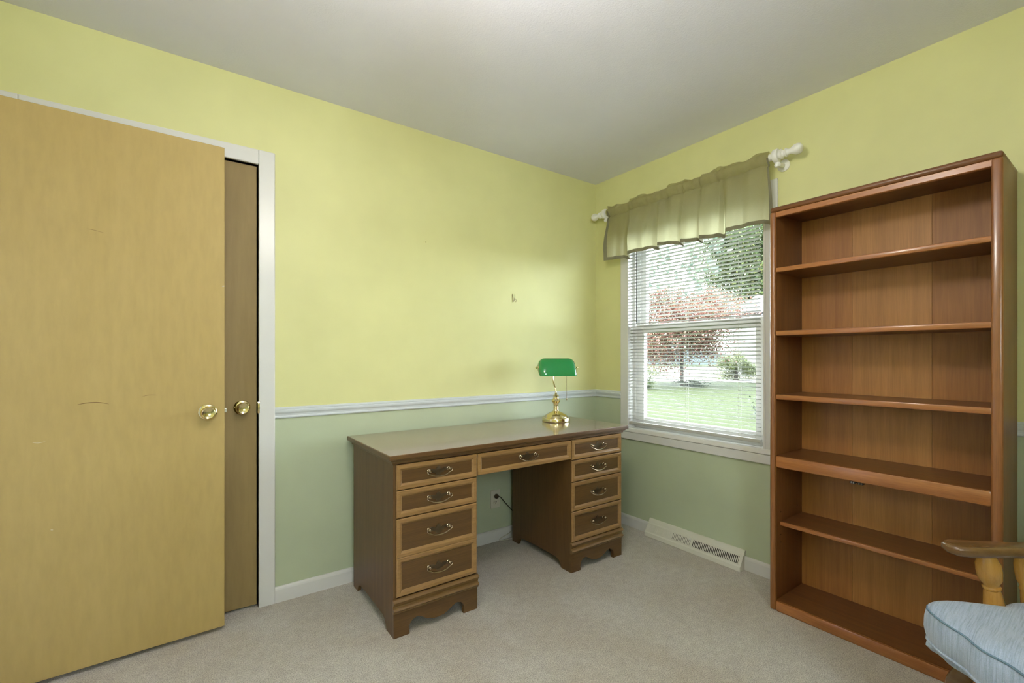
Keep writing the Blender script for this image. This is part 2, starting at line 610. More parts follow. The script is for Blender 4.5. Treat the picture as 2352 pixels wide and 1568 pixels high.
# closed closet door
d2 = struct_empty('door_2', 'closed closet door of birch veneer, coloured darker than the open door in front', (DX0, 0.012, 0))
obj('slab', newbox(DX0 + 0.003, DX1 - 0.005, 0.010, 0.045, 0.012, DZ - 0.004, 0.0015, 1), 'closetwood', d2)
bm = bmesh.new(); lathe(bm, KNOB, (-2.279, 0.010, 0.928), (0, -1, 0), 36)
obj('knob', bm, 'brass', d2, True, 'round polished brass closet door knob')
bm = bmesh.new()
prism(bm, [(-0.0175 + 0.0, .900), (-0.022, .912), (-0.023, .926), (-0.022, .940), (-0.0175, .952), (0.01, .952), (0.01, .900)], 0, DX1 - 0.0035, DX1 + 0.0035)
obj('strike_plate', bm, 'brass', d2, True)

# open entry door, swung back in front of the closet
ang = math.radians(1.7)
d1 = struct_empty('door_1', 'large open flush door of golden birch veneer with a brass knob', (-3.125, -0.142, 0))
d1.rotation_euler = (0, 0, ang)


def d1part(name, bm, mat, smooth=False, label=None):
    o = obj(name, bm, mat, None, smooth, label)
    o.parent = d1
    return o


DWID = 0.771
d1part('slab', newbox(0, DWID, 0, 0.035, 0.018, 2.047, 0.0015, 1), 'doorwood')
bm = bmesh.new(); lathe(bm, KNOB, (DWID - 0.060, 0, 0.930), (0, -1, 0), 36)
d1part('knob', bm, 'brass', True, 'round polished brass knob with a wide rosette')
bm = bmesh.new(); lathe(bm, KNOB, (DWID - 0.060, 0.035, 0.930), (0, 1, 0), 36)
d1part('knob', bm, 'brass', True)
d1part('latch', newbox(DWID, DWID + 0.010, 0.011, 0.024, 0.922, 0.940, 0.002), 'steel')
for hz in (0.2, 1.02, 1.85):
    bm = bmesh.new(); lathe(bm, [(0.006, 0), (0.006, 0.09)], (-0.004, -0.002, hz), (0, 0, 1), 12)
    d1part('hinge', bm, 'brass', True)


def scuff_mat(name, col):
    return base_mat(name, col, 0.6)[0]


M['scuff_dark'] = scuff_mat('dark scuff', (0.24, 0.14, 0.05))
M['scuff_pale'] = scuff_mat('pale scuff', (0.62, 0.55, 0.42))


def scuff(pts, w, mat):
    """thin worn streak on the door face, door coordinates (x along, z up)"""
    bm = bmesh.new()
    pts = [Vector((x, -0.0004, z)) for x, z in pts]
    ps = smooth_path(pts, 5)
    n = len(ps) - 1
    tube(bm, ps, [max(0.0002, w * math.sin(PI * (0.08 + 0.84 * i / n))) for i in range(n + 1)], 5)
    d1part('scuff_mark', bm, mat)


# ------------------------------------------------------------------ window in the right wall
w1 = struct_empty('window_1', 'white double hung window with mini blind and lawn view', (0, -0.77, WZ0))
bm = bmesh.new()
CO0, CO1, CT = -1.291, -0.250, 2.080
for (y0, y1, z0, z1) in ((CO0, WY0 + 0.004, WZ0 - 0.004, CT), (WY1 - 0.004, CO1, WZ0 - 0.004, CT)):
    box(bm, -0.013, 0, y0, y1, z0, z1, 0.003)
box(bm, -0.013, 0, WY0, WY1, WZ1 - 0.004, CT, 0.003)
for (y0, y1) in ((WY0 - 0.002, WY0 + 0.008), (WY1 - 0.008, WY1 + 0.002)):
    box(bm, -0.017, 0, y0, y1, WZ0, WZ1, 0.002)
obj('casing', bm, 'trim', w1)
bm = bmesh.new()
box(bm, -0.020, 0.0, CO0, CO1, 0.648, 0.676, 0.004)
box(bm, -0.006, 0.056, WY0, WY1, WZ0 + 0.0004, 0.676, 0.0)
obj('sill', bm, 'vinyl', w1)
obj('apron', newbox(-0.015, 0, CO0, CO1, 0.596, 0.646, 0.004), 'trim', w1)
bm = bmesh.new()
box(bm, 0, TH + 0.02, WY1 - 0.006, WY1 + 0.001, WZ0, WZ1)
box(bm, 0, TH + 0.02, WY0 - 0.001, WY0 + 0.006, WZ0, WZ1)
box(bm, 0, TH + 0.02, WY0, WY1, WZ1 - 0.006, WZ1 + 0.001)
box(bm, 0.055, TH + 0.03, WY0, WY1, WZ0 - 0.01, WZ0 + 0.022)
obj('jamb', bm, 'vinyl', w1)
bm = bmesh.new()          # vinyl tracks
for (ya, yb) in ((WY1 - 0.030, WY1 - 0.006), (WY0 + 0.006, WY0 + 0.026)):
    box(bm, 0.038, 0.046, ya, yb, WZ0 + 0.02, WZ1 - 0.006)
    box(bm, 0.084, 0.092, ya, yb, WZ0 + 0.02, WZ1 - 0.006)
    box(bm, 0.128, 0.136, ya, yb, WZ0 + 0.02, WZ1 - 0.006)
obj('track', bm, 'vinyl', w1)


def sash(x0, x1, y0, y1, z0, z1, sl, sr, rb, rt):
    bm = bmesh.new()
    box(bm, x0, x1, y1 - sl, y1, z0, z1, 0.003)
    box(bm, x0, x1, y0, y0 + sr, z0, z1, 0.003)
    box(bm, x0, x1, y0 + sr, y1 - sl, z0, z0 + rb, 0.003)
    box(bm, x0, x1, y0 + sr, y1 - sl, z1 - rt, z1, 0.003)
    s = obj('sash', bm, 'vinyl', w1)
    bm = bmesh.new()
    xm = (x0 + x1) / 2
    box(bm, xm - 0.003, xm + 0.003, y0 + sr - 0.004, y1 - sl + 0.004, z0 + rb - 0.004, z1 - rt + 0.004)
    g = obj('pane', bm, 'glass', None)
    g.parent = s
    g['label'] = 'clear window glass'
    return s


lower = sash(0.048, 0.082, WY0 + 0.012, WY1 - 0.012, WZ0 + 0.022, 1.379, 0.080, 0.066, 0.055, 0.058)
upper = sash(0.094, 0.126, WY0 + 0.012, WY1 - 0.012, 1.330, WZ1 - 0.006, 0.062, 0.046, 0.050, 0.045)
for yy in (-0.478, -1.008):
    bm = bmesh.new()
    lathe(bm, [(0.018, 0), (0.018, 0.006), (0.012, 0.012), (0.006, 0.018), (0, 0.019)], (0.066, yy, 1.379), (0, 0, 1), 16)
    box(bm, 0.050, 0.064, yy - 0.03, yy + 0.012, 1.388, 1.396, 0.002)
    k = obj('sash_lock', bm, 'steel', None, True)
    k.parent = lower

# ------------------------------------------------------------------ rear window, added behind the camera for daylight fill
w2 = struct_empty('added_window', 'white framed fill window added behind the camera', ((RX0 + RX1) / 2, YR, RZ0))
bm = bmesh.new()
for (x0, x1, z0, z1) in ((RX0 - .065, RX0, RZ0 - .065, RZ1 + .065), (RX1, RX1 + .065, RZ0 - .065, RZ1 + .065), (RX0, RX1, RZ0 - .065, RZ0), (RX0, RX1, RZ1, RZ1 + .065)):
    box(bm, x0, x1, YR, YR + 0.015, z0, z1, 0.003)
obj('casing', bm, 'trim', w2)
bm = bmesh.new()
for (x0, x1, z0, z1) in ((RX0, RX0 + .045, RZ0, RZ1), (RX1 - .045, RX1, RZ0, RZ1), (RX0, RX1, RZ0, RZ0 + .045), (RX0, RX1, RZ1 - .045, RZ1), (RX0, RX1, 1.62, 1.66)):
    box(bm, x0, x1, YR - 0.09, YR - 0.05, z0, z1, 0.003)
obj('sash', bm, 'vinyl', w2)
obj('pane', newbox(RX0 + .04, RX1 - .04, YR - 0.073, YR - 0.067, RZ0 + .04, RZ1 - .04), 'glass', w2)

# ------------------------------------------------------------------ unseen ceiling lamp, read from shelf shadows; globe and spot added for fill
LCX, LCY, LCZ = -1.95, -1.65, 2.12
t = thing('unseen_pendant_lamp', 'unseen round frosted globe lamp added above the view on a short brass stem', 'pendant lamp', (LCX, LCY, H))
bm = bmesh.new(); lathe(bm, [(0.065, 0), (0.065, -0.010), (0.05, -0.022), (0.012, -0.028)], (LCX, LCY, H), (0, 0, 1), 28)
obj('canopy', bm, 'brass', t, True)
bm = bmesh.new(); tube(bm, [(LCX, LCY, H - 0.02), (LCX, LCY, LCZ + 0.12)], 0.008, 10)
obj('stem', bm, 'brass', t, True)
bm = bmesh.new()
lathe(bm, [(0.0, -0.13)] + [(0.13 * math.cos(math.radians(q)), 0.13 * math.sin(math.radians(q))) for q in range(-78, 79, 12)] + [(0.0, 0.13)], (LCX, LCY, LCZ), (0, 0, 1), 32)
obj('globe', bm, 'globe', t, True)

# ------------------------------------------------------------------ mini blind
BY0, BY1, BX = -1.196, -0.3185, 0.008
t = thing('mini_blind', 'white horizontal mini blind lowered and opened in the window', 'blind', (BX, -0.757, WZ0))
obj('headrail', newbox(BX - 0.014, BX + 0.014, BY0, BY1, WZ1 - 0.034, WZ1 - 0.007, 0.002), 'slat', t)
bm = bmesh.new()
tilt = -0.22
rows_t, rows_b = [], []
for k in range(7):
    s = -1 + 2 * k / 6
    x = s * 0.0125
    z = 0.0015 * (1 - s * s)
    xr = x * math.cos(tilt) - z * math.sin(tilt)
    zr = x * math.sin(tilt) + z * math.cos(tilt)
    rows_t.append([(xr, BY0 + 757e-3, zr + 0.0003), (xr, BY1 + 757e-3, zr + 0.0003)])
    rows_b.append([(xr, BY0 + 757e-3, zr - 0.0003), (xr, BY1 + 757e-3, zr - 0.0003)])
vv = grid(bm, rows_t + rows_b[::-1] + [])
bmesh.ops.remove_doubles(bm, verts=bm.verts, dist=1e-6)
bmesh.ops.recalc_face_normals(bm, faces=bm.faces)
slat0 = obj('slat', bm, 'slat', None, True)
PITCH = 0.02155
NS = 58
for k in range(NS):
    o = slat0 if k == 0 else slat0.copy()
    if k:
        C.objects.link(o)
    o.parent = t
    o.location = (0, 0, 0.738 - WZ0 + k * PITCH)
obj('bottom_rail', newbox(BX - 0.013, BX + 0.013, BY0 - 0.006, BY1, 0.700, 0.719, 0.004), 'slat', t)
for yy in (-0.44, -0.757, -1.085):
    bm = bmesh.new()
    for dx in (-0.0135, 0.0135):
        tube(bm, [(BX + dx, yy, 0.71), (BX + dx, yy, WZ1 - 0.03)], 0.0005, 5)
    tube(bm, [(BX, yy + 0.006, 0.71), (BX, yy + 0.006, WZ1 - 0.03)], 0.0007, 5)
    obj('ladder_cord', bm, 'string', t)
bm = bmesh.new(); tube(bm, [(-0.018, -0.394, 1.385), (-0.016, -0.394, WZ1 - 0.04)], 0.0036, 8)
obj('tilt_wand', bm, 'wand', t, True, 'thin dark tilt wand')

# ------------------------------------------------------------------ curtain rod and valance
RXX, RZZ = -0.082, 2.166
t = thing('curtain_rod', 'white wooden curtain rod with turned finials above the window', 'curtain rod', (0, -0.74, RZZ))
bm = bmesh.new(); tube(bm, [(RXX, -0.135, RZZ), (RXX, -1.345, RZZ)], 0.0175, 20)
obj('rod', bm, 'rodwhite', t, True)
FIN = [(0.0175, 0), (0.026, 0.002), (0.027, 0.010), (0.019, 0.014), (0.017, 0.022), (0.022, 0.026), (0.023, 0.032), (0.016, 0.036), (0.0145, 0.046),
       (0.019, 0.056), (0.027, 0.070), (0.0285, 0.082), (0.025, 0.094), (0.014, 0.102), (0, 0.105)]
for yy, ax in ((-0.150, 1), (-1.335, -1)):
    bm = bmesh.new(); lathe(bm, [(r * .92, h) for r, h in FIN], (RXX, yy, RZZ), (0, ax, 0), 24)
    obj('finial', bm, 'rodwhite', t, True)
for yy in (-0.172, -1.318):
    bm = bmesh.new()
    lathe(bm, [(0.030, -0.012), (0.033, -0.008), (0.033, 0.008), (0.030, 0.012)], (RXX, yy, RZZ), (0, 1, 0), 24)
    tube(bm, smooth_path([(RXX, yy, RZZ - 0.028), (RXX + 0.025, yy, RZZ - 0.040), (-0.02, yy, RZZ - 0.034), (-0.004, yy, RZZ - 0.03)]), 0.012, 12)
    lathe(bm, [(0.030, 0), (0.030, -0.006), (0.022, -0.012), (0, -0.016)], (0, yy, RZZ - 0.03), (1, 0, 0), 20)
    lathe(bm, [(0, -0.014), (0.012, -0.010), (0.016, 0), (0.012, 0.010), (0, 0.014)], (RXX + 0.004, yy - 0.004, RZZ - 0.046), (0, 0, 1), 16)
    obj('bracket', bm, 'rodwhite', t, True)


def sstep(a, b, x):
    k = max(0.0, min(1.0, (x - a) / (b - a)))
    return k * k * (3 - 2 * k)


FOLDS = [-0.168, -0.385, -0.62, -0.80, -0.905, -1.045, -1.287]


def valance_point(u, v, off=0.0):
    """u runs 0..1 from the corner side to the bookcase side, v from the top edge down"""
    y = -0.208 - u * 1.079
    for a, b in zip(FOLDS, FOLDS[1:]):
        if b <= y <= a + 1e-9:
            s = (y - a) / (b - a)
            break
    saw = (1 - sstep(0.0, 0.16, s)) * -1.0 + sstep(0.0, 0.16, s) * (1 - (s - 0.16) / 0.84) * 1.0 + sstep(0.9, 1.0, s) * -1.0
    wig = 0.5 * math.sin(41 * y + 1.2) + 0.35 * math.sin(77 * y + 0.4)
    top = 2.197 + 0.006 * math.sin(23 * y) + 0.004 * math.sin(61 * y + 1)
    bot = 1.826 + 0.010 * math.sin(9 * y + 0.8) + 0.007 * saw
    z = top + (bot - top) * v
    zr = z - RZZ
    body = 1 - sstep(1.90, 2.14, z)
    x = -0.100
    x += -0.010 * math.exp(-(zr / 0.020) ** 2)                 # pocket over the rod
    x += 0.012 * math.exp(-((zr + 0.034) / 0.009) ** 2)        # stitch line below the pocket
    x += 0.012 * math.exp(-((zr - 0.026) / 0.006) ** 2)        # stitch line above it
    x += -(0.008 + 0.026 * body) * saw - (0.0055 + 0.006 * body) * wig - 0.006 * body
    pinch = 0.010 * math.sin(55 * y + 6 * (z - 1.9)) * math.exp(-((zr + 0.07) / 0.06) ** 2)
    x += pinch * 0.6
    x += (0.0030 * math.sin(118 * y + 1.0) + 0.0022 * math.sin(173 * y)) * math.exp(-((zr + 0.01) / 0.05) ** 2)
    x += 0.007 * math.sin(34 * y + 9 * (z - 2.0)) * (0.25 + 0.75 * body) * math.exp(-((zr + 0.16) / 0.14) ** 2)
    ty = y + (0.010 * math.sin(30 * y) * body)
    return Vector((x + off, ty, z))


NU, NV = 230, 44
bm = bmesh.new()
grid(bm, [[valance_point(i / NU, j / NV) for i in range(NU + 1)] for j in range(NV + 1)])
val = obj('valance', bm, 'valance', None, True)
tag(val, 'khaki cotton rod pocket valance gathered on the white curtain rod', 'valance')
bm = bmesh.new()
for off in (-0.0016, 0.0016):
    grid(bm, [[valance_point(i / NU, 0.945 + 0.055 * j / 3, off) for i in range(NU + 1)] for j in range(4)])
    grid(bm, [[valance_point(0.022 * i / 4, 0.10 + 0.9 * j / 30, off) for i in range(5)] for j in range(31)])
    grid(bm, [[valance_point(1 - 0.008 * i / 4, 0.10 + 0.9 * j / 30, off) for i in range(5)] for j in range(31)])
hem = obj('hem', bm, 'valance_hem', None, True, 'darker doubled hem')
hem.parent = val
# rod-pocket mouth at the corner-side end
bm = bmesh.new()
ring = [(RXX + 0.001 + 0.026 * math.cos(a), RZZ + 0.026 * math.sin(a)) for a in [2 * PI * k / 20 for k in range(20)]]
grid(bm, [[(x, yy, z) for x, z in ring] for yy in (-0.198, -0.205, -0.225, -0.255)], True)
o = obj('pocket_end', bm, 'valance', None, True)
o.parent = val

# ------------------------------------------------------------------ desk
DXA, DXB, DF, DB = -1.795, -0.408, -0.595, -0.060      # outer sides, front, back
PL, PR = -1.396, -0.806                               # inner sides of the two pedestals
desk = thing('desk', 'brown wooden kneehole desk with nine drawers in the corner', 'desk', ((DXA + DXB) / 2, (DF + DB) / 2, 0))
bm = bmesh.new()
box(bm, -1.820, -0.368, -0.622, -0.030, 0.737, 0.757, 0.003)
box(bm, -1.808, -0.380, -0.610, -0.036, 0.727, 0.739, 0.004)
box(bm, -1.800, -0.392, -0.602, -0.042, 0.716, 0.729, 0.002)
dt = obj('desktop', bm, 'desk_h', desk, False, 'stepped brown desktop edge')
o = obj('top_surface', newbox(-1.8175, -0.3705, -0.6195, -0.0325, 0.7555, 0.7576, 0.0006, 1), 'desktop', None, False, 'glossy tan laminate surface')
o.parent = dt
SIDE = [(DF, 0), (DF + 0.075, 0), (DF + 0.082, 0.018), (DF + 0.098, 0.036), (DF + 0.125, 0.046), (DF + 0.20, 0.048), (DB - 0.16, 0.048), (DB - 0.10, 0.044), (DB - 0.075, 0.030),
        (DB - 0.065, 0.012), (DB - 0.062, 0), (DB, 0), (DB, 0.718), (DF, 0.718)]
for x0 in (DXA, PL - 0.016, PR, DXB - 0.016):
    bm = bmesh.new(); prism(bm, SIDE, 0, x0, x0 + 0.016)
    obj('side_panel', bm, 'desk_v', desk)
for x0, x1 in ((DXA + 0.016, PL - 0.016), (PR + 0.016, DXB - 0.016)):
    obj('pedestal_box', newbox(x0, x1, DF + 0.012, DB, 0.105, 0.716), 'desk_v', desk)
obj('kneehole_rail', newbox(PL, PR, DF + 0.012, DB, 0.620, 0.716), 'desk_h', desk)
# base moulding and scalloped apron under each pedestal
MOULD = [(0.0, .160), (-.004, .160), (-.009, .156), (-.011, .150), (-.009, .143), (-.006, .138), (-.004, .130), (-.005, .125), (-.010, .122), (-.012, .117), (-.010, .112),
         (-.006, .110), (-.008, .107), (-.007, .103), (0, .103)]
for x0, x1 in ((DXA, PL), (PR, DXB)):
    bm = bmesh.new(); prism(bm, [(DF + 1.7 * d, z) for d, z in MOULD], 0, x0 - 0.004, x1 + 0.004)
    obj('base_moulding', bm, 'desk_mould', desk, True)
    w = x1 - x0
    pts = [(0, 0), (0.070, 0), (0.066, 0.018), (0.070, 0.040), (0.084, 0.056), (0.104, 0.062), (0.124, 0.055), (0.146, 0.040), (0.172, 0.030), (w / 2, 0.027)]
    low = [(x0 + a, b) for a, b in pts] + [(x1 - a, b) for a, b in pts[::-1][1:]]
    bm = bmesh.new()
    prism(bm, low + [(x1 + 0.001, 0.106), (x0 - 0.001, 0.106)], 1, DF - 0.006, DF + 0.012)
    obj('apron', bm, 'desk_h', desk, False, 'scalloped base with bracket feet')


def make_handle():
    """antique brass bail pull: pierced back plate, two posts and a hanging bail, centred at the origin, facing -y"""
    bm = bmesh.new()
    half = [(0, .0200), (.0035, .0145), (.0075, .0150), (.0085, .0095), (.0125, .0050), (.0185, .0030), (.0240, .0075), (.0300, .0062), (.0360, .0085), (.0420, .0040),
            (.0400, -.0020), (.0340, -.0040), (.0290, -.0030), (.0270, -.0085), (.0215, -.0125), (.0160, -.0105), (.0120, -.0140), (.0080, -.0200), (.0030, -.0215), (0, -.0240)]
    poly = half + [(-x, z) for x, z in half[::-1][1:-1]]
    prism(bm, poly[::-1], 1, -0.0022, 0)
    for f in bm.faces:
        f.material_index = 1
    for s in (-1, 1):
        lathe(bm, [(0.0075, 0), (0.0078, 0.002), (0.0045, 0.004), (0.004, 0.010), (0.0062, 0.014), (0.0068, 0.018), (0.004, 0.022), (0, 0.023)], (s * 0.047, 0, 0.002), (0, -1, 0), 12)
    path = [(-.0475, -.016, .002), (-.0560, -.0175, .004), (-.0590, -.018, -.003), (-.0535, -.018, -.0085), (-.042, -.019, -.0125), (-.030, -.020, -.0185), (-.014, -.0205, -.0215), (0, -.021, -.0225)]
    path += [(-x, y, z) for x, y, z in path[::-1][1:]]
    n = len(smooth_path(path, 4))
    rad = [0.0021 + 0.0012 * math.exp(-((i / (n - 1) - .5) / .22) ** 2) for i in range(n)]
    tube(bm, smooth_path(path, 4), rad, 8)
    me = bpy.data.meshes.new('handle')
    bm.to_mesh(me); bm.free()
    me.materials.append(M['antique'])
    me.materials.append(M['antique_plate'])
    me.shade_smooth()
    me.set_sharp_from_angle(angle=math.radians(40))
    return me


HANDLE = make_handle()


def drawer(x0, x1, zs, fw=0.026):
    """one drawer with a pale raised frame; zs lists the panel bands (bottom, top), each with its pull"""
    yF, yB, yP = DF - 0.009, DF + 0.011, DF - 0.001
    z0, z1 = zs[0][0], zs[-1][1]
    bm = bmesh.new()
    box(bm, x0, x1, DF + 0.0005, yB, z0, z1)
    for a, b in zs:
        loops = []
        for ins, y in ((0.0, DF + 0.0005), (0.0, yF + 0.003), (0.003, yF), (fw * 0.55, yF), (fw * 0.68, yF + 0.0012), (fw, yP)):
            loops.append([bm.verts.new(p) for p in ((x0 + ins, y, a + ins), (x1 - ins, y, a + ins), (x1 - ins, y, b - ins), (x0 + ins, y, b - ins))])
        for l0, l1 in zip(loops, loops[1:]):
            for k in range(4):
                bm.faces.new((l0[k], l0[(k + 1) % 4], l1[(k + 1) % 4], l1[k]))
    d = obj('drawer', bm, 'desk_light', desk)
    for a, b in zs:
        p = obj('panel', newbox(x0 + fw - 0.001, x1 - fw + 0.001, yP - 0.0005, yP + 0.006, a + fw - 0.001, b - fw + 0.001), 'desk_h', None, False, 'darker inset panel')
        p.parent = d
        h = bpy.data.objects.new('handle', HANDLE)
        C.objects.link(h)
        h.parent = d
        h.location = ((x0 + x1) / 2, yP - 0.001, (a + b) / 2 + 0.006)
        h['label'] = 'antique brass bail pull'
    return d


G = 0.004
xl0, xl1 = DXA + 0.012, PL - 0.002
xr0, xr1 = PR + 0.004, DXB - 0.002
drawer(xl0, xl1, [(0.608, 0.712)])
drawer(xl0, xl1, [(0.492, 0.604)])
drawer(xl0, xl1, [(0.166, 0.327), (0.327, 0.488)])
drawer(PL + 0.003, PR - 0.003, [(0.612, 0.712)])
drawer(xr0, xr1, [(0.606, 0.712)])
drawer(xr0, xr1, [(0.488, 0.601)])
drawer(xr0, xr1, [(0.329, 0.483)])
drawer(xr0, xr1, [(0.164, 0.324)])

# ------------------------------------------------------------------ banker's lamp
LX, LY, LZ = -0.602, -0.242, 0.7577
lamp = thing('bankers_lamp', 'brass desk lamp with a green glass shade and pull chain', 'lamp', (LX, LY, LZ))
bm = bmesh.new()
lathe(bm, [(0.080, 0), (0.086, 0.002), (0.087, 0.006), (0.087, 0.022), (0.084, 0.026), (0.074, 0.028), (0.072, 0.033), (0.060, 0.044), (0.044, 0.053), (0.030, 0.058), (0.022, 0.064)],
      (LX, LY, LZ), (0, 0, 1), 48)
obj('base', bm, 'brass', lamp, True)
bm = bmesh.new()
lathe(bm, [(0.022, 0.062), (0.0165, 0.070), (0.0145, 0.082), (0.017, 0.086), (0.015, 0.092), (0.017, 0.108), (0.020, 0.118), (0.027, 0.124), (0.029, 0.127), (0.026, 0.131), (0.019, 0.138),
           (0.0165, 0.150), (0.0175, 0.160), (0.013, 0.165), (0.008, 0.168), (0.0085, 0.175), (0.005, 0.180)], (LX, LY, LZ), (0, 0, 1), 32)
obj('stem', bm, 'brass', lamp, True)
fwd = Vector((math.sin(math.radians(35.65)), math.cos(math.radians(35.65)), 0))
a_ = math.radians(-35.65 + 8)
sx = Vector((math.cos(a_), math.sin(a_), 0))          # shade axis
sy = Vector((-math.sin(a_), math.cos(a_), 0))         # away from the reader
SC = Vector((LX, LY, LZ + 0.338)) + sx * 0.006
bm = bmesh.new()
b0 = Vector((LX, LY, LZ + 0.176))
tube(bm, smooth_path([b0, b0 + Vector((0, 0, 0.03)) + sy * 0.006 - sx * 0.004, b0 + Vector((0, 0, 0.07)) + sy * 0.026 - sx * 0.010, b0 + Vector((0, 0, 0.115)) + sy * 0.030 - sx * 0.012,
                      b0 + Vector((0, 0, 0.15)) + sy * 0.016 - sx * 0.008, SC + Vector((0, 0, -0.004))]), 0.0042, 12)
tube(bm, [SC - sx * 0.06, SC + sx * 0.06], 0.013, 14)
obj('arm', bm, 'brass', lamp, True)
SHL = 0.1165
for nm, mat, sh, lab in (('shade', 'greenglass', 0.0, 'glossy emerald green glass shade'), ('shade_lining', 'opal', 0.0025, 'white inner glass of the shade')):
    bm = bmesh.new()
    rows = []
    for i in range(33):
        q = -1 + 2 * i / 32
        s = q * (SHL - sh)
        e = abs(q)
        k = 1.0 if e < 0.62 else math.sqrt(max(0.0, 1 - ((e - 0.62) / 0.38) ** 2)) * 0.62 + 0.38
        if i in (0, 32):
            k = 0.36
        row = []
        for j in range(25):
            an = math.radians(-8 + 190 * j / 24)
            ry, rz = 0.068 - sh, 0.060 - sh
            yy = math.cos(an) * ry
            zz = math.sin(an) * rz
            zz = zz * k if zz > 0 else zz * 1.0
            yy *= (0.55 + 0.45 * k)
            row.append(SC + sx * s + sy * (-yy + 0.006) + Vector((0, 0, zz - 0.004 - 0.042 * max(0, math.cos(an)) ** 1.4)))
        rows.append(row)
    vv = grid(bm, rows)
    for r_ in (vv[0], vv[-1]):
        bm.faces.new(r_)
    bmesh.ops.recalc_face_normals(bm, faces=bm.faces)
    obj(nm, bm, mat, lamp, True, lab)
for s in (-1, 1):
    bm = bmesh.new()
    lathe(bm, [(0.006, -0.004), (0.009, 0.000), (0.007, 0.004), (0.0045, 0.007), (0.008, 0.011), (0.0085, 0.016), (0.005, 0.020), (0, 0.022)], SC + sx * s * SHL + Vector((0, 0, -0.002)), sx * s, 16)
    obj('finial', bm, 'brass', lamp, True)
cc = SC + sx * 0.062 - sy * 0.004
bm = bmesh.new()
tube(bm, [cc, cc + Vector((0, 0, -0.195))], 0.0009, 6)
lathe(bm, [(0.001, 0), (0.003, -0.004), (0.0034, -0.011), (0.002, -0.014), (0, -0.015)], cc + Vector((0, 0, -0.193)), (0, 0, 1), 10)
obj('pull_chain', bm, 'antique', lamp, True)
bm = bmesh.new()
pts = [(LX + 0.045, LY + 0.065, LZ + 0.004), (LX + 0.085, LY + 0.12, LZ + 0.003), (-0.46, -0.045, LZ + 0.003), (-0.45, -0.018, LZ - 0.01), (-0.46, -0.018, 0.60), (-0.62, -0.022, 0.20), (-0.73, -0.026, 0.125), (-0.79, -0.026, 0.185), (-0.845, -0.026, 0.245), (-0.878, -0.030, 0.280), (-0.892, -0.028, 0.284)]
tube(bm, smooth_path(pts, 8), 0.0026, 8)
obj('power_cord', bm, 'cord', lamp, True)
bm = bmesh.new()
lathe(bm, [(0.013, -0.006), (0.0145, -0.010), (0.014, -0.020), (0.010, -0.027), (0.005, -0.030)], (-0.897, 0, 0.284), (0, 1, 0), 14)
obj('plug', bm, 'brown_plastic', lamp, True)

# ------------------------------------------------------------------ wall outlet, loose cord loop, picture hook
t = thing('electrical_outlet', 'almond double wall outlet under the desk with a brown plug', 'outlet', (-0.899, -0.003, 0.265))
obj('cover_plate', newbox(-0.934, -0.863, -0.006, 0, 0.208, 0.323, 0.003), 'plate', t)
for zz in (0.284, 0.246):
    bm = bmesh.new()
    lathe(bm, [(0.0165, 0), (0.0165, -0.0075), (0.015, -0.0085), (0, -0.0085)], (-0.8985, 0, zz), (0, 1, 0), 18)
    s = obj('socket', bm, 'plate', t, True)
    bm = bmesh.new()
    for dx in (-0.0065, 0.0045):
        box(bm, -0.8985 + dx, -0.8985 + dx + 0.002, -0.0092, -0.008, zz - 0.001, zz + 0.008)
    lathe(bm, [(0.0024, -0.0092), (0.0024, -0.008)], (-0.8985, 0, zz - 0.008), (0, 1, 0), 10)
    k = obj('slot', bm, 'dark', None); k.parent = s
bm = bmesh.new()
tube(bm, smooth_path([(-0.795, -0.045, 0.006), (-0.85, -0.040, 0.008), (-0.885, -0.034, 0.012), (-0.87, -0.026, 0.020), (-0.82, -0.022, 0.030), (-0.785, -0.022, 0.045)], 6), 0.0026, 8)
o = obj('cable_loop', bm, 'plate', None, True)
tag(o, 'small pale cable loop lying against the baseboard under the desk', 'cable')
t = thing('picture_hook', 'tiny bent metal picture hook left on the yellow wall', 'hook', (-0.752, 0, 1.54))
bm = bmesh.new()
tube(bm, [(-0.765, -0.002, 1.565), (-0.762, -0.004, 1.540), (-0.759, -0.006, 1.516)], 0.0022, 6)
tube(bm, smooth_path([(-0.745, -0.002, 1.565), (-0.746, -0.004, 1.548), (-0.752, -0.008, 1.540), (-0.759, -0.006, 1.516)], 5), 0.0012, 6)
obj('strip', bm, 'antique', t, True)
bm = bmesh.new()
tube(bm, smooth_path([(-0.750, -0.006, 1.541), (-0.742, -0.010, 1.530), (-0.740, -0.012, 1.521), (-0.746, -0.012, 1.516), (-0.752, -0.010, 1.522), (-0.752, -0.007, 1.536)], 5), 0.0011, 6)
obj('wire_loop', bm, 'antique', t, True)
bm = bmesh.new(); lathe(bm, [(0.003, 0.0), (0.003, -0.0015), (0, -0.002)], (-1.372, 0, 1.814), (0, 1, 0), 10)
o = obj('nail', bm, 'antique', None); tag(o, 'tiny nail head in the yellow wall above the desk', 'nail')

